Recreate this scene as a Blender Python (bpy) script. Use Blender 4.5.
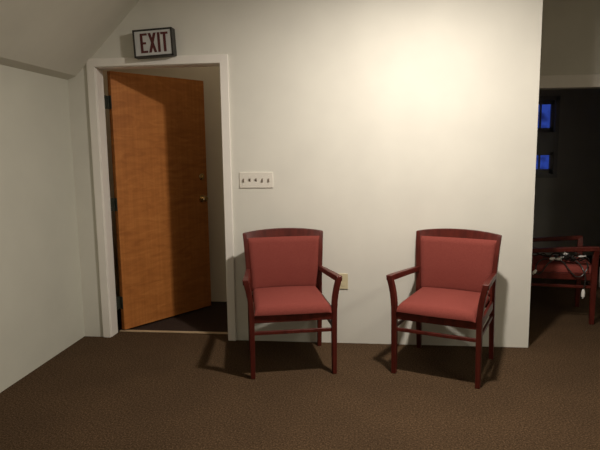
import bpy, bmesh, math, random
from mathutils import Vector, Matrix
random.seed(7)
for o in list(bpy.data.objects):
    bpy.data.objects.remove(o)
SC = bpy.context.scene
COL = SC.collection

# ------------------------------------------------------------------ camera
cam_d = bpy.data.cameras.new('camera')
cam = bpy.data.objects.new('camera', cam_d)
COL.objects.link(cam)
cam_d.sensor_width = 36.0
cam_d.sensor_fit = 'HORIZONTAL'
cam_d.lens = 559.87 / 600 * 36.0
cam_d.clip_start = 0.05
_yaw, _pit, _rol = 0.1149, -0.1338, -0.0135
_f = Vector((-math.sin(_yaw) * math.cos(_pit), math.cos(_yaw) * math.cos(_pit), math.sin(_pit)))
_r = Vector((math.cos(_yaw), math.sin(_yaw), 0))
_u = _r.cross(_f)
_c, _s = math.cos(_rol), math.sin(_rol)
_r2 = _c * _r + _s * _u
_u2 = -_s * _r + _c * _u
M = Matrix((_r2, _u2, -_f)).transposed().to_4x4()
M.translation = Vector((0.2494, -4.0058, 1.4242))
cam.matrix_world = M
SC.camera = cam

# ------------------------------------------------------------------ exposure
SC.view_settings.view_transform = 'Standard'
SC.view_settings.look = 'None'
SC.view_settings.gamma = 1.0
SC.view_settings.use_curve_mapping = False
SC.view_settings.exposure = 0.0
SC.cycles.max_bounces = 8
SC.cycles.diffuse_bounces = 6
SC.cycles.use_denoising = True

# ------------------------------------------------------------------ dusk outside
W = bpy.data.worlds.new('dusk')
SC.world = W
W.use_nodes = True
nt = W.node_tree
nt.nodes.clear()
wo = nt.nodes.new('ShaderNodeOutputWorld')
bg = nt.nodes.new('ShaderNodeBackground')
tc = nt.nodes.new('ShaderNodeTexCoord')
mp = nt.nodes.new('ShaderNodeMapping')
mp.inputs['Scale'].default_value = (40, 40, 46)
nz = nt.nodes.new('ShaderNodeTexNoise')
nz.inputs['Scale'].default_value = 1.3
nz.inputs['Detail'].default_value = 3
cr = nt.nodes.new('ShaderNodeValToRGB')
cr.color_ramp.elements[0].position = 0.38
cr.color_ramp.elements[0].color = (0.010, 0.016, 0.085, 1)
cr.color_ramp.elements[1].position = 0.62
cr.color_ramp.elements[1].color = (0.024, 0.052, 0.28, 1)
nt.links.new(tc.outputs['Generated'], mp.inputs['Vector'])
nt.links.new(mp.outputs['Vector'], nz.inputs['Vector'])
nt.links.new(nz.outputs['Fac'], cr.inputs['Fac'])
nt.links.new(cr.outputs['Color'], bg.inputs['Color'])
nt.links.new(bg.outputs['Background'], wo.inputs['Surface'])
bg.inputs['Strength'].default_value = 1.0

# ------------------------------------------------------------------ downlight and added fills
def lamp(name, kind, loc, energy, color, **kw):
    d = bpy.data.lights.new(name, kind)
    d.energy = energy
    d.color = color
    for k, v in kw.items():
        setattr(d, k, v)
    o = bpy.data.objects.new(name, d)
    o.location = loc
    COL.objects.link(o)
    return o

lamp('ceiling_downlight', 'AREA', (0.65, -1.26, 2.59), 61, (1.0, 0.90, 0.79), shape='DISK', size=0.13).rotation_euler = (math.radians(4.0), 0, 0)
lamp('room_fill', 'AREA', (0.2, -3.9, 2.9), 5, (1.0, 0.90, 0.74), shape='DISK', size=0.9)  # unseen fill, added to lift the ambient level of the room
lamp('side_fill', 'AREA', (2.5, -3.3, 2.9), 23, (1.0, 0.93, 0.75), shape='DISK', size=0.6)  # added fill with no known fixture, brightens the wall over the dark opening
lamp('hall_fill', 'AREA', (-0.9, 0.30, 2.9), 1.8, (1.0, 0.86, 0.66), shape='DISK', size=0.3)  # added fill, brightens the hall wall and the shaded part of the door

# ------------------------------------------------------------------ materials
def new_mat(name):
    m = bpy.data.materials.new(name)
    m.use_nodes = True
    n = m.node_tree
    b = n.nodes['Principled BSDF']
    return m, n, b

def ramp(n, stops):
    r = n.nodes.new('ShaderNodeValToRGB')
    e = r.color_ramp.elements
    e[0].position, e[0].color = stops[0][0], (*stops[0][1], 1)
    e[1].position, e[1].color = stops[-1][0], (*stops[-1][1], 1)
    for p, c in stops[1:-1]:
        x = e.new(p)
        x.color = (*c, 1)
    return r

def noise_mat(name, c1, c2, scale=(20, 20, 20), nscale=1.0, detail=4, rough=0.6, bump=0.0, bdist=0.002,
              spec=0.5, metal=0.0, lo=0.35, hi=0.65, distort=0.0, bscale=None):
    m, n, b = new_mat(name)
    t = n.nodes.new('ShaderNodeTexCoord')
    p = n.nodes.new('ShaderNodeMapping')
    p.inputs['Scale'].default_value = scale
    z = n.nodes.new('ShaderNodeTexNoise')
    z.inputs['Scale'].default_value = nscale
    z.inputs['Detail'].default_value = detail
    z.inputs['Distortion'].default_value = distort
    r = ramp(n, [(lo, c1), (hi, c2)])
    L = n.links.new
    L(t.outputs['Object'], p.inputs['Vector'])
    L(p.outputs['Vector'], z.inputs['Vector'])
    L(z.outputs['Fac'], r.inputs['Fac'])
    L(r.outputs['Color'], b.inputs['Base Color'])
    b.inputs['Roughness'].default_value = rough
    b.inputs['Specular IOR Level'].default_value = spec
    b.inputs['Metallic'].default_value = metal
    if bump:
        bm_ = n.nodes.new('ShaderNodeBump')
        bm_.inputs['Strength'].default_value = bump
        bm_.inputs['Distance'].default_value = bdist
        src = z
        if bscale:
            src = n.nodes.new('ShaderNodeTexNoise')
            src.inputs['Scale'].default_value = bscale
            src.inputs['Detail'].default_value = 3
            L(t.outputs['Object'], src.inputs['Vector'])
        L(src.outputs['Fac'], bm_.inputs['Height'])
        L(bm_.outputs['Normal'], b.inputs['Normal'])
    return m

PAINT = noise_mat('white_wall_paint', (0.70, 0.69, 0.63), (0.74, 0.73, 0.665), (3, 3, 3), rough=0.75, bump=0.06,
                  bdist=0.001, bscale=140, spec=0.25)
LEFT_WALL = noise_mat('grey_green_left_wall', (0.575, 0.575, 0.505), (0.605, 0.605, 0.53), (3, 3, 3), rough=0.8, spec=0.2)  # left wall set darker and greener than the long wall
PAINT_SLOPE = noise_mat('sloped_ceiling_paint', (0.62, 0.61, 0.535), (0.66, 0.65, 0.57), (3, 3, 3), rough=0.8, spec=0.2)
TRIM = noise_mat('white_gloss_trim', (0.86, 0.83, 0.78), (0.89, 0.86, 0.81), (6, 6, 2), rough=0.42)
HALL = noise_mat('hall_beige_paint', (0.76, 0.67, 0.53), (0.80, 0.71, 0.56), (3, 3, 3), rough=0.8, spec=0.2)
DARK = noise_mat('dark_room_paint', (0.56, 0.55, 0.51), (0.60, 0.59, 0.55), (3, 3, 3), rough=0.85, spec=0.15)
SASH = noise_mat('window_sash_paint', (0.36, 0.36, 0.36), (0.40, 0.40, 0.40), (5, 5, 5), rough=0.5)

def carpet_mat(name, cols):
    m, n, b = new_mat(name)
    L = n.links.new
    t = n.nodes.new('ShaderNodeTexCoord')
    z = n.nodes.new('ShaderNodeTexNoise')
    z.inputs['Scale'].default_value = 105
    z.inputs['Detail'].default_value = 3.5
    z.inputs['Roughness'].default_value = 0.85
    r = ramp(n, [(0.36, cols[0]), (0.5, cols[1]), (0.64, cols[2])])
    big = n.nodes.new('ShaderNodeTexNoise')
    big.inputs['Scale'].default_value = 2.2
    big.inputs['Detail'].default_value = 4
    br = ramp(n, [(0.3, (0.86, 0.86, 0.86)), (0.7, (1.06, 1.05, 1.03))])
    mx = n.nodes.new('ShaderNodeMix')
    mx.data_type = 'RGBA'
    mx.blend_type = 'MULTIPLY'
    mx.inputs[0].default_value = 1.0
    L(t.outputs['Object'], z.inputs['Vector'])
    L(t.outputs['Object'], big.inputs['Vector'])
    L(z.outputs['Fac'], r.inputs['Fac'])
    L(big.outputs['Fac'], br.inputs['Fac'])
    L(r.outputs['Color'], mx.inputs[6])
    L(br.outputs['Color'], mx.inputs[7])
    L(mx.outputs[2], b.inputs['Base Color'])
    bp = n.nodes.new('ShaderNodeBump')
    bp.inputs['Strength'].default_value = 0.7
    bp.inputs['Distance'].default_value = 0.004
    L(z.outputs['Fac'], bp.inputs['Height'])
    L(bp.outputs['Normal'], b.inputs['Normal'])
    b.inputs['Roughness'].default_value = 0.95
    b.inputs['Specular IOR Level'].default_value = 0.08
    return m

CARPET = carpet_mat('brown_speckled_carpet', [(0.026, 0.0152, 0.0078), (0.070, 0.0428, 0.0232), (0.136, 0.088, 0.051)])
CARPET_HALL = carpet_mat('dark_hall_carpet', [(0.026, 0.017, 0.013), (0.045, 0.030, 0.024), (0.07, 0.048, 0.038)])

def veneer_mat():
    m, n, b = new_mat('birch_door_veneer')
    L = n.links.new
    t = n.nodes.new('ShaderNodeTexCoord')
    p = n.nodes.new('ShaderNodeMapping')
    p.inputs['Scale'].default_value = (3.5, 3.5, 13)      # rippled cross figure
    z = n.nodes.new('ShaderNodeTexNoise')
    z.inputs['Scale'].default_value = 1.6
    z.inputs['Detail'].default_value = 4
    z.inputs['Distortion'].default_value = 0.9
    r = ramp(n, [(0.30, (0.40, 0.140, 0.034)), (0.5, (0.48, 0.175, 0.043)), (0.72, (0.56, 0.22, 0.057))])
    p2 = n.nodes.new('ShaderNodeMapping')
    p2.inputs['Scale'].default_value = (60, 60, 1.6)      # fine vertical grain
    z2 = n.nodes.new('ShaderNodeTexNoise')
    z2.inputs['Scale'].default_value = 1.0
    z2.inputs['Detail'].default_value = 3
    r2 = ramp(n, [(0.3, (0.86, 0.84, 0.80)), (0.7, (1.0, 1.0, 1.0))])
    mx = n.nodes.new('ShaderNodeMix')
    mx.data_type = 'RGBA'
    mx.blend_type = 'MULTIPLY'
    mx.inputs[0].default_value = 1.0
    L(t.outputs['Object'], p.inputs['Vector'])
    L(t.outputs['Object'], p2.inputs['Vector'])
    L(p.outputs['Vector'], z.inputs['Vector'])
    L(p2.outputs['Vector'], z2.inputs['Vector'])
    L(z.outputs['Fac'], r.inputs['Fac'])
    L(z2.outputs['Fac'], r2.inputs['Fac'])
    L(r.outputs['Color'], mx.inputs[6])
    L(r2.outputs['Color'], mx.inputs[7])
    L(mx.outputs[2], b.inputs['Base Color'])
    b.inputs['Roughness'].default_value = 0.48
    b.inputs['Specular IOR Level'].default_value = 0.4
    return m

VENEER = veneer_mat()
CHERRY = noise_mat('dark_cherry_wood', (0.062, 0.0095, 0.0065), (0.098, 0.015, 0.010), (30, 30, 5), nscale=1.2, rough=0.36, spec=0.30)
FABRIC = noise_mat('dusty_red_weave', (0.188, 0.040, 0.032), (0.240, 0.058, 0.047), (260, 260, 260), detail=2, rough=0.92,
                   bump=0.35, bdist=0.0012, spec=0.15)
HINGE = noise_mat('dark_bronze_metal', (0.040, 0.045, 0.035), (0.06, 0.066, 0.05), (40, 40, 40), rough=0.45, metal=0.3)
BRASS = noise_mat('brass_metal', (0.55, 0.42, 0.22), (0.65, 0.50, 0.28), (40, 40, 40), rough=0.22, metal=1.0)
TAN = noise_mat('worn_threshold_strip', (0.42, 0.31, 0.19), (0.50, 0.38, 0.24), (10, 60, 60), rough=0.5)
PLATE = noise_mat('white_switch_plastic', (0.76, 0.73, 0.66), (0.79, 0.76, 0.69), (15, 15, 15), rough=0.35)
IVORY = noise_mat('ivory_outlet_plastic', (0.62, 0.55, 0.36), (0.66, 0.585, 0.39), (15, 15, 15), rough=0.4)
TOGGLE = noise_mat('brown_toggle_plastic', (0.17, 0.135, 0.11), (0.21, 0.17, 0.14), (30, 30, 30), rough=0.4)
BLACK = noise_mat('black_sign_housing', (0.020, 0.019, 0.016), (0.032, 0.030, 0.026), (30, 30, 30), rough=0.5)
SIGNW = noise_mat('white_sign_face', (0.52, 0.53, 0.53), (0.58, 0.59, 0.59), (20, 20, 20), rough=0.4)
SIGNR = noise_mat('dark_red_lettering', (0.075, 0.012, 0.014), (0.10, 0.017, 0.019), (40, 40, 40), rough=0.5)
CORD = noise_mat('black_cord_rubber', (0.016, 0.015, 0.014), (0.028, 0.026, 0.024), (60, 60, 60), rough=0.4)
GREYCORD = noise_mat('grey_cord_vinyl', (0.20, 0.19, 0.19), (0.27, 0.26, 0.26), (60, 60, 60), rough=0.4)
PLUG = noise_mat('white_plug_plastic', (0.78, 0.77, 0.74), (0.84, 0.83, 0.80), (60, 60, 60), rough=0.35)
def glass_mat():
    m, n, b = new_mat('window_glass')
    b.inputs['Base Color'].default_value = (0.9, 0.93, 1.0, 1)
    b.inputs['Roughness'].default_value = 0.0
    b.inputs['Transmission Weight'].default_value = 1.0
    b.inputs['IOR'].default_value = 1.0
    b.inputs['Specular IOR Level'].default_value = 0.3
    return m
GLASS = glass_mat()

# ------------------------------------------------------------------ mesh helpers
def obj(name, bm, mat, parent=None, smooth=False, bevel=0.0, segs=2, loc=None, angle=35):
    bmesh.ops.recalc_face_normals(bm, faces=bm.faces)
    me = bpy.data.meshes.new(name)
    bm.to_mesh(me)
    bm.free()
    me.materials.append(mat)
    if smooth or bevel:
        for f in me.polygons:
            f.use_smooth = True
        try:
            me.set_sharp_from_angle(angle=math.radians(angle))
        except Exception:
            pass
    o = bpy.data.objects.new(name, me)
    COL.objects.link(o)
    if loc:
        o.location = loc
    if bevel:
        b = o.modifiers.new('bevel', 'BEVEL')
        b.width = bevel
        b.segments = segs
        b.limit_method = 'ANGLE'
        b.angle_limit = math.radians(40)
        b.harden_normals = True
    if parent:
        o.parent = parent
    return o

def box(bm, x0, x1, y0, y1, z0, z1):
    r = bmesh.ops.create_cube(bm, size=1.0)
    for v in r['verts']:
        v.co = Vector(((x0 + x1) / 2 + v.co.x * (x1 - x0), (y0 + y1) / 2 + v.co.y * (y1 - y0), (z0 + z1) / 2 + v.co.z * (z1 - z0)))
    return r['verts']

def boxes(*bs):
    bm = bmesh.new()
    for b in bs:
        box(bm, *b)
    return bm

def prism(bm, pts, axis, a0, a1):
    """polygon (2D points) extruded along an axis: 'y' takes (x,z) points, 'z' takes (x,y)"""
    def mk(p, a):
        return (p[0], a, p[1]) if axis == 'y' else (p[0], p[1], a)
    v0 = [bm.verts.new(mk(p, a0)) for p in pts]
    v1 = [bm.verts.new(mk(p, a1)) for p in pts]
    bm.faces.new(v0)
    bm.faces.new(list(reversed(v1)))
    for i in range(len(pts)):
        j = (i + 1) % len(pts)
        bm.faces.new((v0[i], v0[j], v1[j], v1[i]))

def sweep(bm, secs):
    """loft closed rings of equal vertex count, capped"""
    rings = [[bm.verts.new(p) for p in s] for s in secs]
    k = len(rings[0])
    for a, b in zip(rings, rings[1:]):
        for i in range(k):
            j = (i + 1) % k
            bm.faces.new((a[i], a[j], b[j], b[i]))
    bm.faces.new(rings[0])
    bm.faces.new(list(reversed(rings[-1])))

def rect_xy(cx, cy, z, w, d):
    return [(cx - w / 2, cy - d / 2, z), (cx + w / 2, cy - d / 2, z), (cx + w / 2, cy + d / 2, z), (cx - w / 2, cy + d / 2, z)]

def tube(bm, pts, r, k=8):
    pts = [Vector(p) for p in pts]
    secs = []
    prev = None
    for i, p in enumerate(pts):
        d = (pts[min(i + 1, len(pts) - 1)] - pts[max(i - 1, 0)]).normalized()
        if prev is None:
            a = d.orthogonal().normalized()
        else:
            a = (prev - d * prev.dot(d))
            a = a.normalized() if a.length > 1e-6 else d.orthogonal().normalized()
        prev = a
        b = d.cross(a)
        secs.append([p + r * (math.cos(2 * math.pi * j / k) * a + math.sin(2 * math.pi * j / k) * b) for j in range(k)])
    sweep(bm, secs)

def lathe(bm, prof, origin, axis, k=20):
    """(distance along axis, radius) profile turned about an axis"""
    axis = Vector(axis).normalized()
    a = axis.orthogonal().normalized()
    b = axis.cross(a)
    o = Vector(origin)
    sweep(bm, [[o + axis * t + max(r, 1e-4) * (math.cos(2 * math.pi * j / k) * a + math.sin(2 * math.pi * j / k) * b) for j in range(k)] for t, r in prof])

def catmull(pts, n=6):
    pts = [Vector(p) for p in pts]
    out = []
    for i in range(len(pts) - 1):
        p0, p1, p2, p3 = pts[max(i - 1, 0)], pts[i], pts[i + 1], pts[min(i + 2, len(pts) - 1)]
        for k in range(n):
            t = k / n
            out.append(0.5 * ((2 * p1) + (p2 - p0) * t + (2 * p0 - 5 * p1 + 4 * p2 - p3) * t * t + (3 * p1 - p0 - 3 * p2 + p3) * t ** 3))
    out.append(pts[-1])
    return out

def struct(name, bm, mat, **kw):
    o = obj(name, bm, mat, **kw)
    if not kw.get('parent'):
        o['kind'] = 'structure'
    return o

def tag(o, label, cat, group=None):
    o['label'] = label
    o['category'] = cat
    if group:
        o['group'] = group
    return o

def empty(name, loc=(0, 0, 0), rz=0.0, ry=0.0):
    e = bpy.data.objects.new(name, None)
    e.empty_display_size = 0.1
    e.location = loc
    e.rotation_euler = (0, ry, rz)
    COL.objects.link(e)
    return e

# ------------------------------------------------------------------ room shell
X_L, X_E = -1.921, 1.416          # knee wall, free end of the long wall
HC = 3.0
YF = -5.4
DL, DR, DH = -1.700, -0.768, 2.040   # door opening
# floor
bm = bmesh.new()
prism(bm, [(-2.1, YF - .1), (4.3, YF - .1), (4.3, 3.9), (1.40, 3.9), (1.40, .132), (-2.1, .132)], 'z', -.1, 0)
struct('floor', bm, CARPET)
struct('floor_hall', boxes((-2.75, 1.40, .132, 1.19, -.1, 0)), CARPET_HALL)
# long wall with the doorway
bm = bmesh.new()
prism(bm, [(-2.1, 0), (DL - .02, 0), (DL - .02, DH + .02), (DR + .02, DH + .02), (DR + .02, 0), (X_E, 0), (X_E, HC), (-2.1, HC)], 'y', 0, .11)
struct('wall_back', bm, PAINT)
struct('wall_left', boxes((X_L - .15, X_L, YF, 0, 0, 1.955)), LEFT_WALL)
bm = bmesh.new()
prism(bm, [(-2.1, 1.955), (X_L, 1.955), (-1.851, 1.982), (-.833, HC), (-2.1, HC)], 'y', YF, -0.0005)
struct('ceiling_slope', bm, PAINT_SLOPE)
struct('ceiling', boxes((-2.8, 4.3, YF - .1, 3.9, HC, HC + .1)), PAINT)
struct('wall_front', boxes((-2.1, 4.3, YF - .1, YF, 0, HC)), PAINT)
struct('wall_right', boxes((4.2, 4.3, YF, 3.9, 0, HC)), PAINT)
# hall behind the door
struct('wall_hall_back', boxes((-2.75, 1.28, 1.06, 1.16, 0, HC)), HALL)
struct('wall_hall_left', boxes((-2.20, -2.10, .0, 1.06, 0, HC)), HALL)
struct('wall_hall_right', boxes((1.28, X_E, .11, 1.65, 0, HC)), HALL)
# wall with wide dark opening beyond the free end
OB, OR_ = 1.968, 2.62
bm = bmesh.new()
prism(bm, [(X_E, 0), (1.60, 0), (1.60, OB), (OR_, OB), (OR_, 0), (4.2, 0), (4.2, HC), (X_E, HC)], 'y', 1.65, 1.77)
struct('wall_opening', bm, PAINT)
struct('trim_1', boxes((1.52, OR_ + .08, 1.632, 1.65, OB, OB + .118)), TRIM, bevel=.004)
struct('pale_board', boxes((2.62, 2.78, 1.80, 1.86, 0, .21)), TRIM, bevel=.004)  # stand-in board for an unidentified pale sliver
# dark room
WX0, WX1, WZ0, WZ1 = 1.86, 2.73, 1.02, 2.06
bm = bmesh.new()
for b in ((1.3, WX0, 0, HC), (WX1, 4.2, 0, HC), (WX0, WX1, 0, WZ0), (WX0, WX1, WZ1, HC)):
    box(bm, b[0], b[1], 3.6, 3.75, b[2], b[3])
struct('wall_dark_room', bm, DARK)
struct('wall_dark_left', boxes((1.3, 1.40, 1.65, 3.6, 0, HC)), DARK)
win = empty('window_1', (0, 0, 0))
win['kind'] = 'structure'
fr = boxes((WX0, WX0 + .05, 3.60, 3.70, WZ0, WZ1), (WX1 - .05, WX1, 3.60, 3.70, WZ0, WZ1),
           (WX0, WX1, 3.60, 3.70, WZ1 - .05, WZ1), (WX0, WX1, 3.61, 3.70, 1.35, 1.61), (WX0, WX1, 3.58, 3.70, WZ0, WZ0 + .05))
obj('window_frame', fr, SASH, win)
for nm, z0, z1, y in (('upper_sash', 1.60, WZ1 - .05, 3.655), ('lower_sash', WZ0 + .05, 1.36, 3.625)):
    s = boxes((WX0 + .05, WX0 + .09, y, y + .03, z0, z1), (WX1 - .09, WX1 - .05, y, y + .03, z0, z1),
              (WX0 + .05, WX1 - .05, y, y + .03, z0, z0 + .06), (WX0 + .05, WX1 - .05, y, y + .03, z1 - .05, z1),
              (2.505, 2.525, y + .004, y + .026, z0, z1), (2.20, 2.22, y + .004, y + .026, z0, z1))
    so = obj(nm, s, SASH, win)
    obj('pane', boxes((WX0 + .06, WX1 - .06, y + .013, y + .017, z0 + .02, z1 - .02)), GLASS, so)

# ------------------------------------------------------------------ doorway: casing, jamb, threshold
CW = .059
def casing_bm():
    bm = bmesh.new()
    y0, y1 = -.018, .0
    prism(bm, [(DL - CW, 0), (DL, 0), (DL, DH), (DR, DH), (DR, 0), (DR + CW, 0), (DR + CW, DH + CW), (DL - CW, DH + CW)], 'y', y0, y1)
    return bm
struct('trim_3', casing_bm(), TRIM, bevel=.003)
bm = bmesh.new()
prism(bm, [(DL - .02, 0), (DL + .006, 0), (DL + .006, DH - .006), (DR - .006, DH - .006), (DR - .006, 0), (DR + .02, 0), (DR + .02, DH + .02), (DL - .02, DH + .02)],
      'y', -.001, .106)
struct('trim_4', bm, TRIM, bevel=.003)
struct('trim_5', boxes((DL + .006, DR - .006, .128, .162, 0, .007)), TAN, bevel=.002)

# door (pivot at the far side of the left jamb)
door = empty('door_1', (DL + .013, .150, 0), math.radians(56.0))
door['kind'] = 'structure'
DW, DT = .905, .044
leaf = obj('door_leaf', boxes((.004, DW, -DT, 0, .016, 2.030)), VENEER, door, bevel=.002)
for z in (1.80, 1.02, .235):
    h = bmesh.new()
    lathe(h, [(0, .007), (.10, .007)], (0, -.002, z - .05), (0, 0, 1), 12)
    box(h, -.0005, .004, -DT + .004, -.002, z - .05, z + .05)
    ho = obj('hinge', h, HINGE, door, smooth=True)
    ho['label'] = 'dark metal hinge'
# jamb leaves of the hinges are fixed to the jamb
for z in (1.80, 1.02, .235):
    jo = obj('hinge_plate', boxes((-.014, -.0015, -.044, -.003, z - .05, z + .05)), HINGE, door)
    jo.rotation_euler = (0, 0, -math.radians(56.0))
kb = bmesh.new()
lathe(kb, [(0, .032), (.006, .032), (.010, .014), (.028, .012), (.036, .022), (.050, .027), (.060, .022), (.064, .008)], (DW - .065, -DT, 1.005), (0, -1, 0))
ko = obj('door_knob', kb, BRASS, door, smooth=True)
ko['label'] = 'brass door knob'
kb = bmesh.new()
lathe(kb, [(0, .029), (.008, .029), (.014, .022), (.016, .010)], (DW - .065, -DT, 1.20), (0, -1, 0))
box(kb, DW - .069, DW - .061, -DT - .03, -DT - .014, 1.188, 1.212)
do = obj('deadbolt', kb, BRASS, door, smooth=True)
do['label'] = 'brass deadbolt turn'

# ------------------------------------------------------------------ exit sign
SW, SH, SD = .288, .192, .070
sign = empty('exit_sign', (-1.2285, 0, 2.1835), 0, -math.radians(2.6))
tag(sign, 'tilted white exit sign with dark red letters above the door', 'exit sign')
obj('housing', boxes((-SW / 2, SW / 2, -SD, -.001, -SH / 2, SH / 2)), BLACK, sign, bevel=.004)
FW = .0125
bm = bmesh.new()
for b in ((-SW / 2, SW / 2, SH / 2 - FW, SH / 2), (-SW / 2, SW / 2, -SH / 2, -SH / 2 + FW),
          (-SW / 2, -SW / 2 + FW, -SH / 2, SH / 2), (SW / 2 - FW, SW / 2, -SH / 2, SH / 2)):
    box(bm, b[0], b[1], -SD - .006, -SD, b[2], b[3])
obj('sign_frame', bm, BLACK, sign, bevel=.002)
obj('face', boxes((-SW / 2 + .008, SW / 2 - .008, -SD - .002, -SD + .001, -SH / 2 + .008, SH / 2 - .008)), SIGNW, sign)
def glyph(polys):
    bm = bmesh.new()
    for p in polys:
        prism(bm, p, 'y', -SD - .0035, -SD - .0015)
    return bm
zb, zt, st = -.066, .068, .019
def R_(x0, x1, z0, z1):
    return [(x0, z0), (x1, z0), (x1, z1), (x0, z1)]
xe = -.092
LET = {'letter_e': [R_(xe, xe + st, zb, zt), R_(xe + st, xe + .052, zt - st * .8, zt), R_(xe + st, xe + .042, -.007, .008), R_(xe + st, xe + .052, zb, zb + st * .8)],
       'letter_x': [[(-.034, zb), (-.014, zb), (-.004, -.032), (.006, zb), (.026, zb), (.006, .001), (.026, zt), (.006, zt), (-.004, .034), (-.014, zt), (-.034, zt), (-.014, .001)]],
       'letter_i': [R_(.034, .034 + st, zb, zt)],
       'letter_t': [R_(.059, .112, zt - st * .8, zt), R_(.076, .076 + st, zb, zt - st * .8)]}
for nm, polys in LET.items():
    lo = obj(nm, glyph(polys), SIGNR, sign)

# ------------------------------------------------------------------ switch plate and outlet
sx0, sx1, sz0, sz1 = -.651, -.404, 1.153, 1.267
sw = empty('light_switch_panel', ((sx0 + sx1) / 2, 0, (sz0 + sz1) / 2))
tag(sw, 'white five gang light switch plate beside the door casing', 'light switch')
hw, hh = (sx1 - sx0) / 2, (sz1 - sz0) / 2
obj('switch_plate', boxes((-hw, hw, -.007, -.0005, -hh, hh)), PLATE, sw, bevel=.004, segs=3)
for i in range(5):
    cx = (i - 2) * .0462 - .001
    b = bmesh.new()
    up = 1 if i in (1, 2) else -1
    sweep(b, [[(cx - .0058, -.006, -.0125), (cx + .0058, -.006, -.0125), (cx + .0058, -.006, .0125), (cx - .0058, -.006, .0125)],
              [(cx - .0048, -.0145, up * .006 - .006), (cx + .0048, -.0145, up * .006 - .006), (cx + .0048, -.0145, up * .006 + .006), (cx - .0048, -.0145, up * .006 + .006)]])
    t = obj('toggle', b, TOGGLE, sw)
    t['label'] = 'brown toggle'
    for zz in (-.030, .030):
        b = bmesh.new()
        lathe(b, [(0, .0032), (.0012, .0030), (.0016, .001)], (cx, -.007, zz), (0, -1, 0), 10)
        obj('screw', b, TRIM, sw, smooth=True)
ou = empty('wall_outlet', (.099, 0, .468))
tag(ou, 'ivory electrical outlet on the wall behind the left red chair', 'outlet')
obj('outlet_plate', boxes((-.035, .035, -.007, -.0005, -.0575, .0575)), IVORY, ou, bevel=.003, segs=3)
for zz in (-.0195, .0195):
    b = bmesh.new()
    lathe(b, [(0, .0165), (.0025, .0160)], (0, -.0065, zz), (0, -1, 0), 16)
    obj('socket', b, IVORY, ou, smooth=True)

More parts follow.
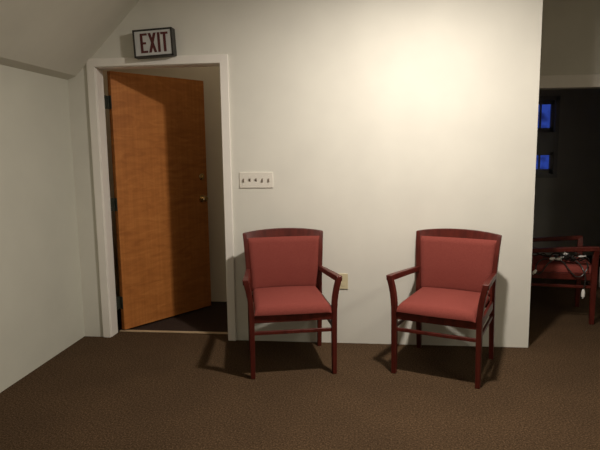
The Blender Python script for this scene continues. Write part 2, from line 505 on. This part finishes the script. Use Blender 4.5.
# ------------------------------------------------------------------ upholstered armchair
def make_chair():
    root = empty('armchair')
    WF, WB, D = .260, .250, .53
    for s in (-1, 1):
        # front leg running up into the flared arm post
        prof = [(0, WF, -.262, .028, .036), (.18, WF, -.262, .031, .040), (.36, WF, -.262, .033, .044), (.43, WF + .001, -.263, .033, .044),
                (.48, WF + .004, -.263, .034, .043), (.52, WF + .009, -.263, .034, .042), (.56, WF + .016, -.264, .035, .041), (.595, WF + .024, -.266, .036, .040), (.622, WF + .0305, -.268, .036, .036), (.637, WF + .034, -.270, .036, .030)]
        b = bmesh.new()
        sweep(b, [rect_xy(s * x, y, z, w, d) for z, x, y, w, d in prof])
        obj('leg', b, CHERRY, root, bevel=.004)
        # rear leg running up into the raked, splayed back upright
        prof = [(0, WB, .262, .028, .036), (.20, WB, .246, .031, .042), (.40, WB, .234, .032, .046), (.50, WB + .001, .236, .031, .044),
                (.60, WB + .006, .244, .030, .040), (.72, WB + .014, .260, .029, .034), (.80, WB + .020, .275, .028, .028), (.843, WB + .024, .288, .027, .024)]
        b = bmesh.new()
        sweep(b, [rect_xy(s * x, y, z, w, d) for z, x, y, w, d in prof])
        obj('rear_leg', b, CHERRY, root, bevel=.003)
        # arm
        prof = [(-.283, WF + .032, .6215, .037, .033), (-.262, WF + .030, .6205, .037, .036), (-.20, WF + .025, .617, .038, .037), (-.05, WF + .014, .607, .037, .036),
                (.12, WF + .004, .594, .034, .034), (.232, WF - .002, .584, .029, .034)]
        b = bmesh.new()
        sweep(b, [[(s * x - w / 2, y, z - h / 2), (s * x + w / 2, y, z - h / 2), (s * x + w / 2, y, z + h / 2), (s * x - w / 2, y, z + h / 2)] for y, x, z, w, h in prof])
        obj('armrest', b, CHERRY, root, bevel=.005, segs=3)
        # side stretcher
        b = bmesh.new()
        sweep(b, [[(s * x - .008, y, z - .011), (s * x + .008, y, z - .011), (s * x + .008, y, z + .011), (s * x - .008, y, z + .011)] for x, y, z in ((WF, -.245, .305), (WB, .225, .305))])
        obj('stretcher', b, CHERRY, root, bevel=.003)
    obj('stretcher', boxes((-WF + .012, WF - .012, -.272, -.255, .281, .303)), CHERRY, root, bevel=.003)
    # seat frame: front, back and two side rails
    bm = boxes((-WF + .014, WF - .014, -.278, -.256, .360, .412), (-WB + .012, WB - .012, .222, .242, .360, .412))
    for s in (-1, 1):
        sweep(bm, [[(s * x - .010, y, .360), (s * x + .010, y, .360), (s * x + .010, y, .412), (s * x - .010, y, .412)] for x, y in ((WF - .001, -.242), (WB - .001, .214))])
    obj('seat_frame', bm, CHERRY, root, bevel=.003)
    # padded seat
    bm = bmesh.new()
    nx, ny = 24, 24
    def half(v):                                   # v 0 front .. 1 back
        return .2425 + (.232 - .2425) * v
    top, bot = [], []
    for j in range(ny + 1):
        rt, rb = [], []
        v = j / ny
        y = -.288 + v * .515
        for i in range(nx + 1):
            u = 2 * i / nx - 1
            w = 1 - 2 * v
            ex = max(0, 1 - abs(u)) * half(v)
            ef = v * .505
            eb = (1 - v) * .505
            def rnd(e, r):
                return 0 if e >= r else r - math.sqrt(max(r * r - (r - e) ** 2, 0))
            crown = .014 * (1 - u * u) * (1 - w * w * .7)
            z = .462 + crown - rnd(ex, .024) * .9 - rnd(ef, .034) - rnd(eb, .02)
            yb = y + .006 * math.sin(math.pi * (u + 1) / 2) * -1 * (1 - v)
            rt.append(bm.verts.new((u * half(v), yb, z)))
            rb.append(bm.verts.new((u * half(v) * .99, yb, .4115)))
        top.append(rt)
        bot.append(rb)
    for j in range(ny):
        for i in range(nx):
            bm.faces.new((top[j][i], top[j][i + 1], top[j + 1][i + 1], top[j + 1][i]))
            bm.faces.new((bot[j][i], bot[j + 1][i], bot[j + 1][i + 1], bot[j][i + 1]))
    for i in range(nx):
        bm.faces.new((top[0][i], bot[0][i], bot[0][i + 1], top[0][i + 1]))
        bm.faces.new((top[ny][i], top[ny][i + 1], bot[ny][i + 1], bot[ny][i]))
    for j in range(ny):
        bm.faces.new((top[j][0], top[j + 1][0], bot[j + 1][0], bot[j][0]))
        bm.faces.new((top[j][nx], bot[j][nx], bot[j + 1][nx], top[j + 1][nx]))
    obj('seat', bm, FABRIC, root, smooth=True, angle=60)
    # back: shared curve
    def upr(z):                                    # centre line of the upright at height z
        t = [(.40, .250, .234), (.50, .251, .236), (.60, .256, .244), (.72, .264, .260), (.80, .270, .274), (.87, .2755, .289)]
        for a, b in zip(t, t[1:]):
            if z <= b[0]:
                k = (z - a[0]) / (b[0] - a[0])
                return a[1] + k * (b[1] - a[1]), a[2] + k * (b[2] - a[2])
        return t[-1][1:]
    def bow(u):
        return .026 * (1 - u * u)
    # top rail, arched and bowed
    bm = bmesh.new()
    secs = []
    for i in range(25):
        u = 2 * i / 24 - 1
        zt_ = .845 + .024 * (1 - abs(u) ** 2.2)
        zb_ = .800
        xt, yt = upr(zt_)
        xb, yb = upr(zb_)
        xt, yt = .2745 + .0135, .289
        secs.append([(u * (xb - .012), yb + bow(u) - .011, zb_), (u * (xt - .001), yt + bow(u) - .0115, zt_),
                     (u * (xt - .001), yt + bow(u) + .0115, zt_), (u * (xb - .012), yb + bow(u) + .011, zb_)])
    sweep(bm, secs)
    obj('top_rail', bm, CHERRY, root, bevel=.004)
    # lower back rail
    bm = bmesh.new()
    secs = []
    for i in range(13):
        u = 2 * i / 12 - 1
        secs.append([(u * .238, .236 + bow(u) - .010, .475), (u * .238, .238 + bow(u) - .010, .515), (u * .238, .238 + bow(u) + .010, .515), (u * .238, .236 + bow(u) + .010, .475)])
    sweep(bm, secs)
    obj('lower_rail', bm, CHERRY, root, bevel=.003)
    # padded backrest
    bm = bmesh.new()
    nu, nv = 24, 20
    F, B = [], []
    z0, z1 = .436, .812
    for j in range(nv + 1):
        v = j / nv
        z = z0 + v * (z1 - z0)
        hw_, yc = upr(z)
        hw_ -= .0100
        rf, rb = [], []
        for i in range(nu + 1):
            u = 2 * i / nu - 1
            e = min((1 - abs(u)) * hw_, v * (z1 - z0), (1 - v) * (z1 - z0))
            r = .020
            rd = 0 if e >= r else r - math.sqrt(max(r * r - (r - e) ** 2, 0))
            crown = .008 * (1 - u * u) * (1 - (2 * v - 1) ** 2)
            yf = yc + bow(u) - .030 - crown + rd
            rf.append(bm.verts.new((u * hw_, yf, z)))
            rb.append(bm.verts.new((u * hw_, yc + bow(u) + .006, z)))
        F.append(rf)
        B.append(rb)
    for j in range(nv):
        for i in range(nu):
            bm.faces.new((F[j][i], F[j][i + 1], F[j + 1][i + 1], F[j + 1][i]))
            bm.faces.new((B[j][i], B[j + 1][i], B[j + 1][i + 1], B[j][i + 1]))
    for i in range(nu):
        bm.faces.new((F[0][i], B[0][i], B[0][i + 1], F[0][i + 1]))
        bm.faces.new((F[nv][i], F[nv][i + 1], B[nv][i + 1], B[nv][i]))
    for j in range(nv):
        bm.faces.new((F[j][0], F[j + 1][0], B[j + 1][0], B[j][0]))
        bm.faces.new((F[j][nu], B[j][nu], B[j + 1][nu], F[j + 1][nu]))
    obj('backrest', bm, FABRIC, root, smooth=True, angle=60)
    return root

def dup(root, loc, rz):
    r = root.copy()
    COL.objects.link(r)
    r.location = loc
    r.rotation_euler = (0, 0, rz)
    for ch in list(root.children):
        c = ch.copy()
        COL.objects.link(c)
        c.parent = r
        for g in list(ch.children):
            d = g.copy()
            COL.objects.link(d)
            d.parent = c
    return r

FAR = (1.845, .885, 1.43)      # the far chair's place and turn
GRP = 'red upholstered armchairs'
chair = make_chair()
bpy.context.view_layer.update()
c2 = dup(chair, (.781, -.385, 0), -.379)
c3 = dup(chair, FAR[:2] + (0,), FAR[2])
chair.location = (-.254, -.378, 0)
chair.rotation_euler = (0, 0, .245)
tag(chair, 'dark cherry armchair with red upholstery between the door and the ivory outlet', 'chair', GRP)
tag(c2, 'dark cherry armchair with red upholstery near the free end of the white wall', 'chair', GRP)
tag(c3, 'shadowed red seated wooden armchair holding tangled cords in the dark space beyond the wall', 'chair', GRP)

# ------------------------------------------------------------------ cords on the far chair
def cpt(a, b, z):
    """a point over the far chair's seat: a to its front, b to its far side"""
    r = FAR[2]
    x, y = b, -a
    return Vector((FAR[0] + x * math.cos(r) - y * math.sin(r), FAR[1] + x * math.sin(r) + y * math.cos(r), z))
cords = empty('power_cords', cpt(0.08, 0, .475))
tag(cords, 'tangle of black cords with white plugs on the seat of the dark far chair', 'cords')
off = Vector(cords.location)
def rel(pts):
    return [p - off for p in pts]
SPECS = [(-.19, .27, .028), (-.16, .20, .022), (-.10, .26, .035), (-.05, .16, .018), (.02, .24, .014)]
for a0, a1, hgt in SPECS:
    pts = []
    for i in range(12):
        t = i / 11
        pts.append(cpt(a0 + (a1 - a0) * t + random.uniform(-.03, .03), -.09 + .09 * math.sin(5 * t + a0 * 30) + random.uniform(-.03, .03),
                       .494 + (hgt + random.uniform(0, .02)) * (math.sin(math.pi * t * (2 + a1 * 4)) ** 2 if 0 < i < 11 else 0)))
    b = bmesh.new()
    tube(b, catmull(rel(pts), 6), .0058, 7)
    obj('cord', b, CORD, cords, smooth=True)
# strands draped over the near edge of the seat
for ctl in ([(.02, -.10, .497), (.10, -.17, .515), (.155, -.235, .487), (.18, -.283, .44), (.195, -.290, .37), (.185, -.288, .29)],
            [(-.06, -.12, .497), (-.12, -.19, .500), (-.16, -.25, .480), (-.175, -.285, .44), (-.16, -.290, .40), (-.12, -.288, .43), (-.09, -.27, .475), (-.04, -.20, .50)],
            [(.0, -.15, .50), (.04, -.22, .492), (.07, -.283, .45), (.12, -.290, .395), (.17, -.285, .40), (.21, -.27, .46), (.22, -.19, .495)]):
    b = bmesh.new()
    tube(b, catmull(rel([cpt(*c) for c in ctl]), 6), .0055, 7)
    obj('cord', b, CORD, cords, smooth=True)
def plug(p, d, L_=.05, r=.013):
    b = bmesh.new()
    d = Vector(d).normalized()
    lathe(b, [(0, r * .45), (L_ * .2, r * .8), (L_ * .5, r), (L_, r * .95), (L_ + .002, r * .6)], p - off, d, 12)
    for s in (-1, 1):
        q = p - off + d * (L_ + .008) + d.orthogonal().normalized() * .006 * s
        box(b, q.x - .002, q.x + .002, q.y - .002, q.y + .002, q.z - .007, q.z + .007)
    o = obj('plug', b, PLUG, cords, smooth=True)
    o['label'] = 'white plug'
plug(cpt(.185, -.288, .292), (0, .05, -1), .062, .014)
plug(cpt(-.17, -.292, .435), (-.5, .0, -.6), .032, .013)
plug(cpt(-.06, -.205, .513), (1, .1, .0), .036, .013)
plug(cpt(-.01, -.20, .513), (1, -.1, .0), .030, .012)
plug(cpt(.17, -.10, .520), (1, .0, .0), .055, .009)
plug(cpt(.06, -.10, .530), (1, .6, .5), .02, .008)
plug(cpt(.11, -.06, .528), (-1, .6, .1), .02, .008)
plug(cpt(.03, -.13, .512), (1, -.6, .1), .018, .007)
b = bmesh.new()
pts = [cpt(-.07 + .095 * math.cos(a) * (1 - .02 * a), .10 + .055 * math.sin(a), .497 + .050 * max(0, math.sin(a * .5)) ** 2 + .004 * a) for a in [i * .35 for i in range(28)]]
tube(b, [p - pts[0] for p in pts], .005, 7)
gc = obj('grey_cable', b, GREYCORD, None, smooth=True, loc=pts[0])
tag(gc, 'looped grey cable lying behind the black cords on the dark far chair', 'cable')
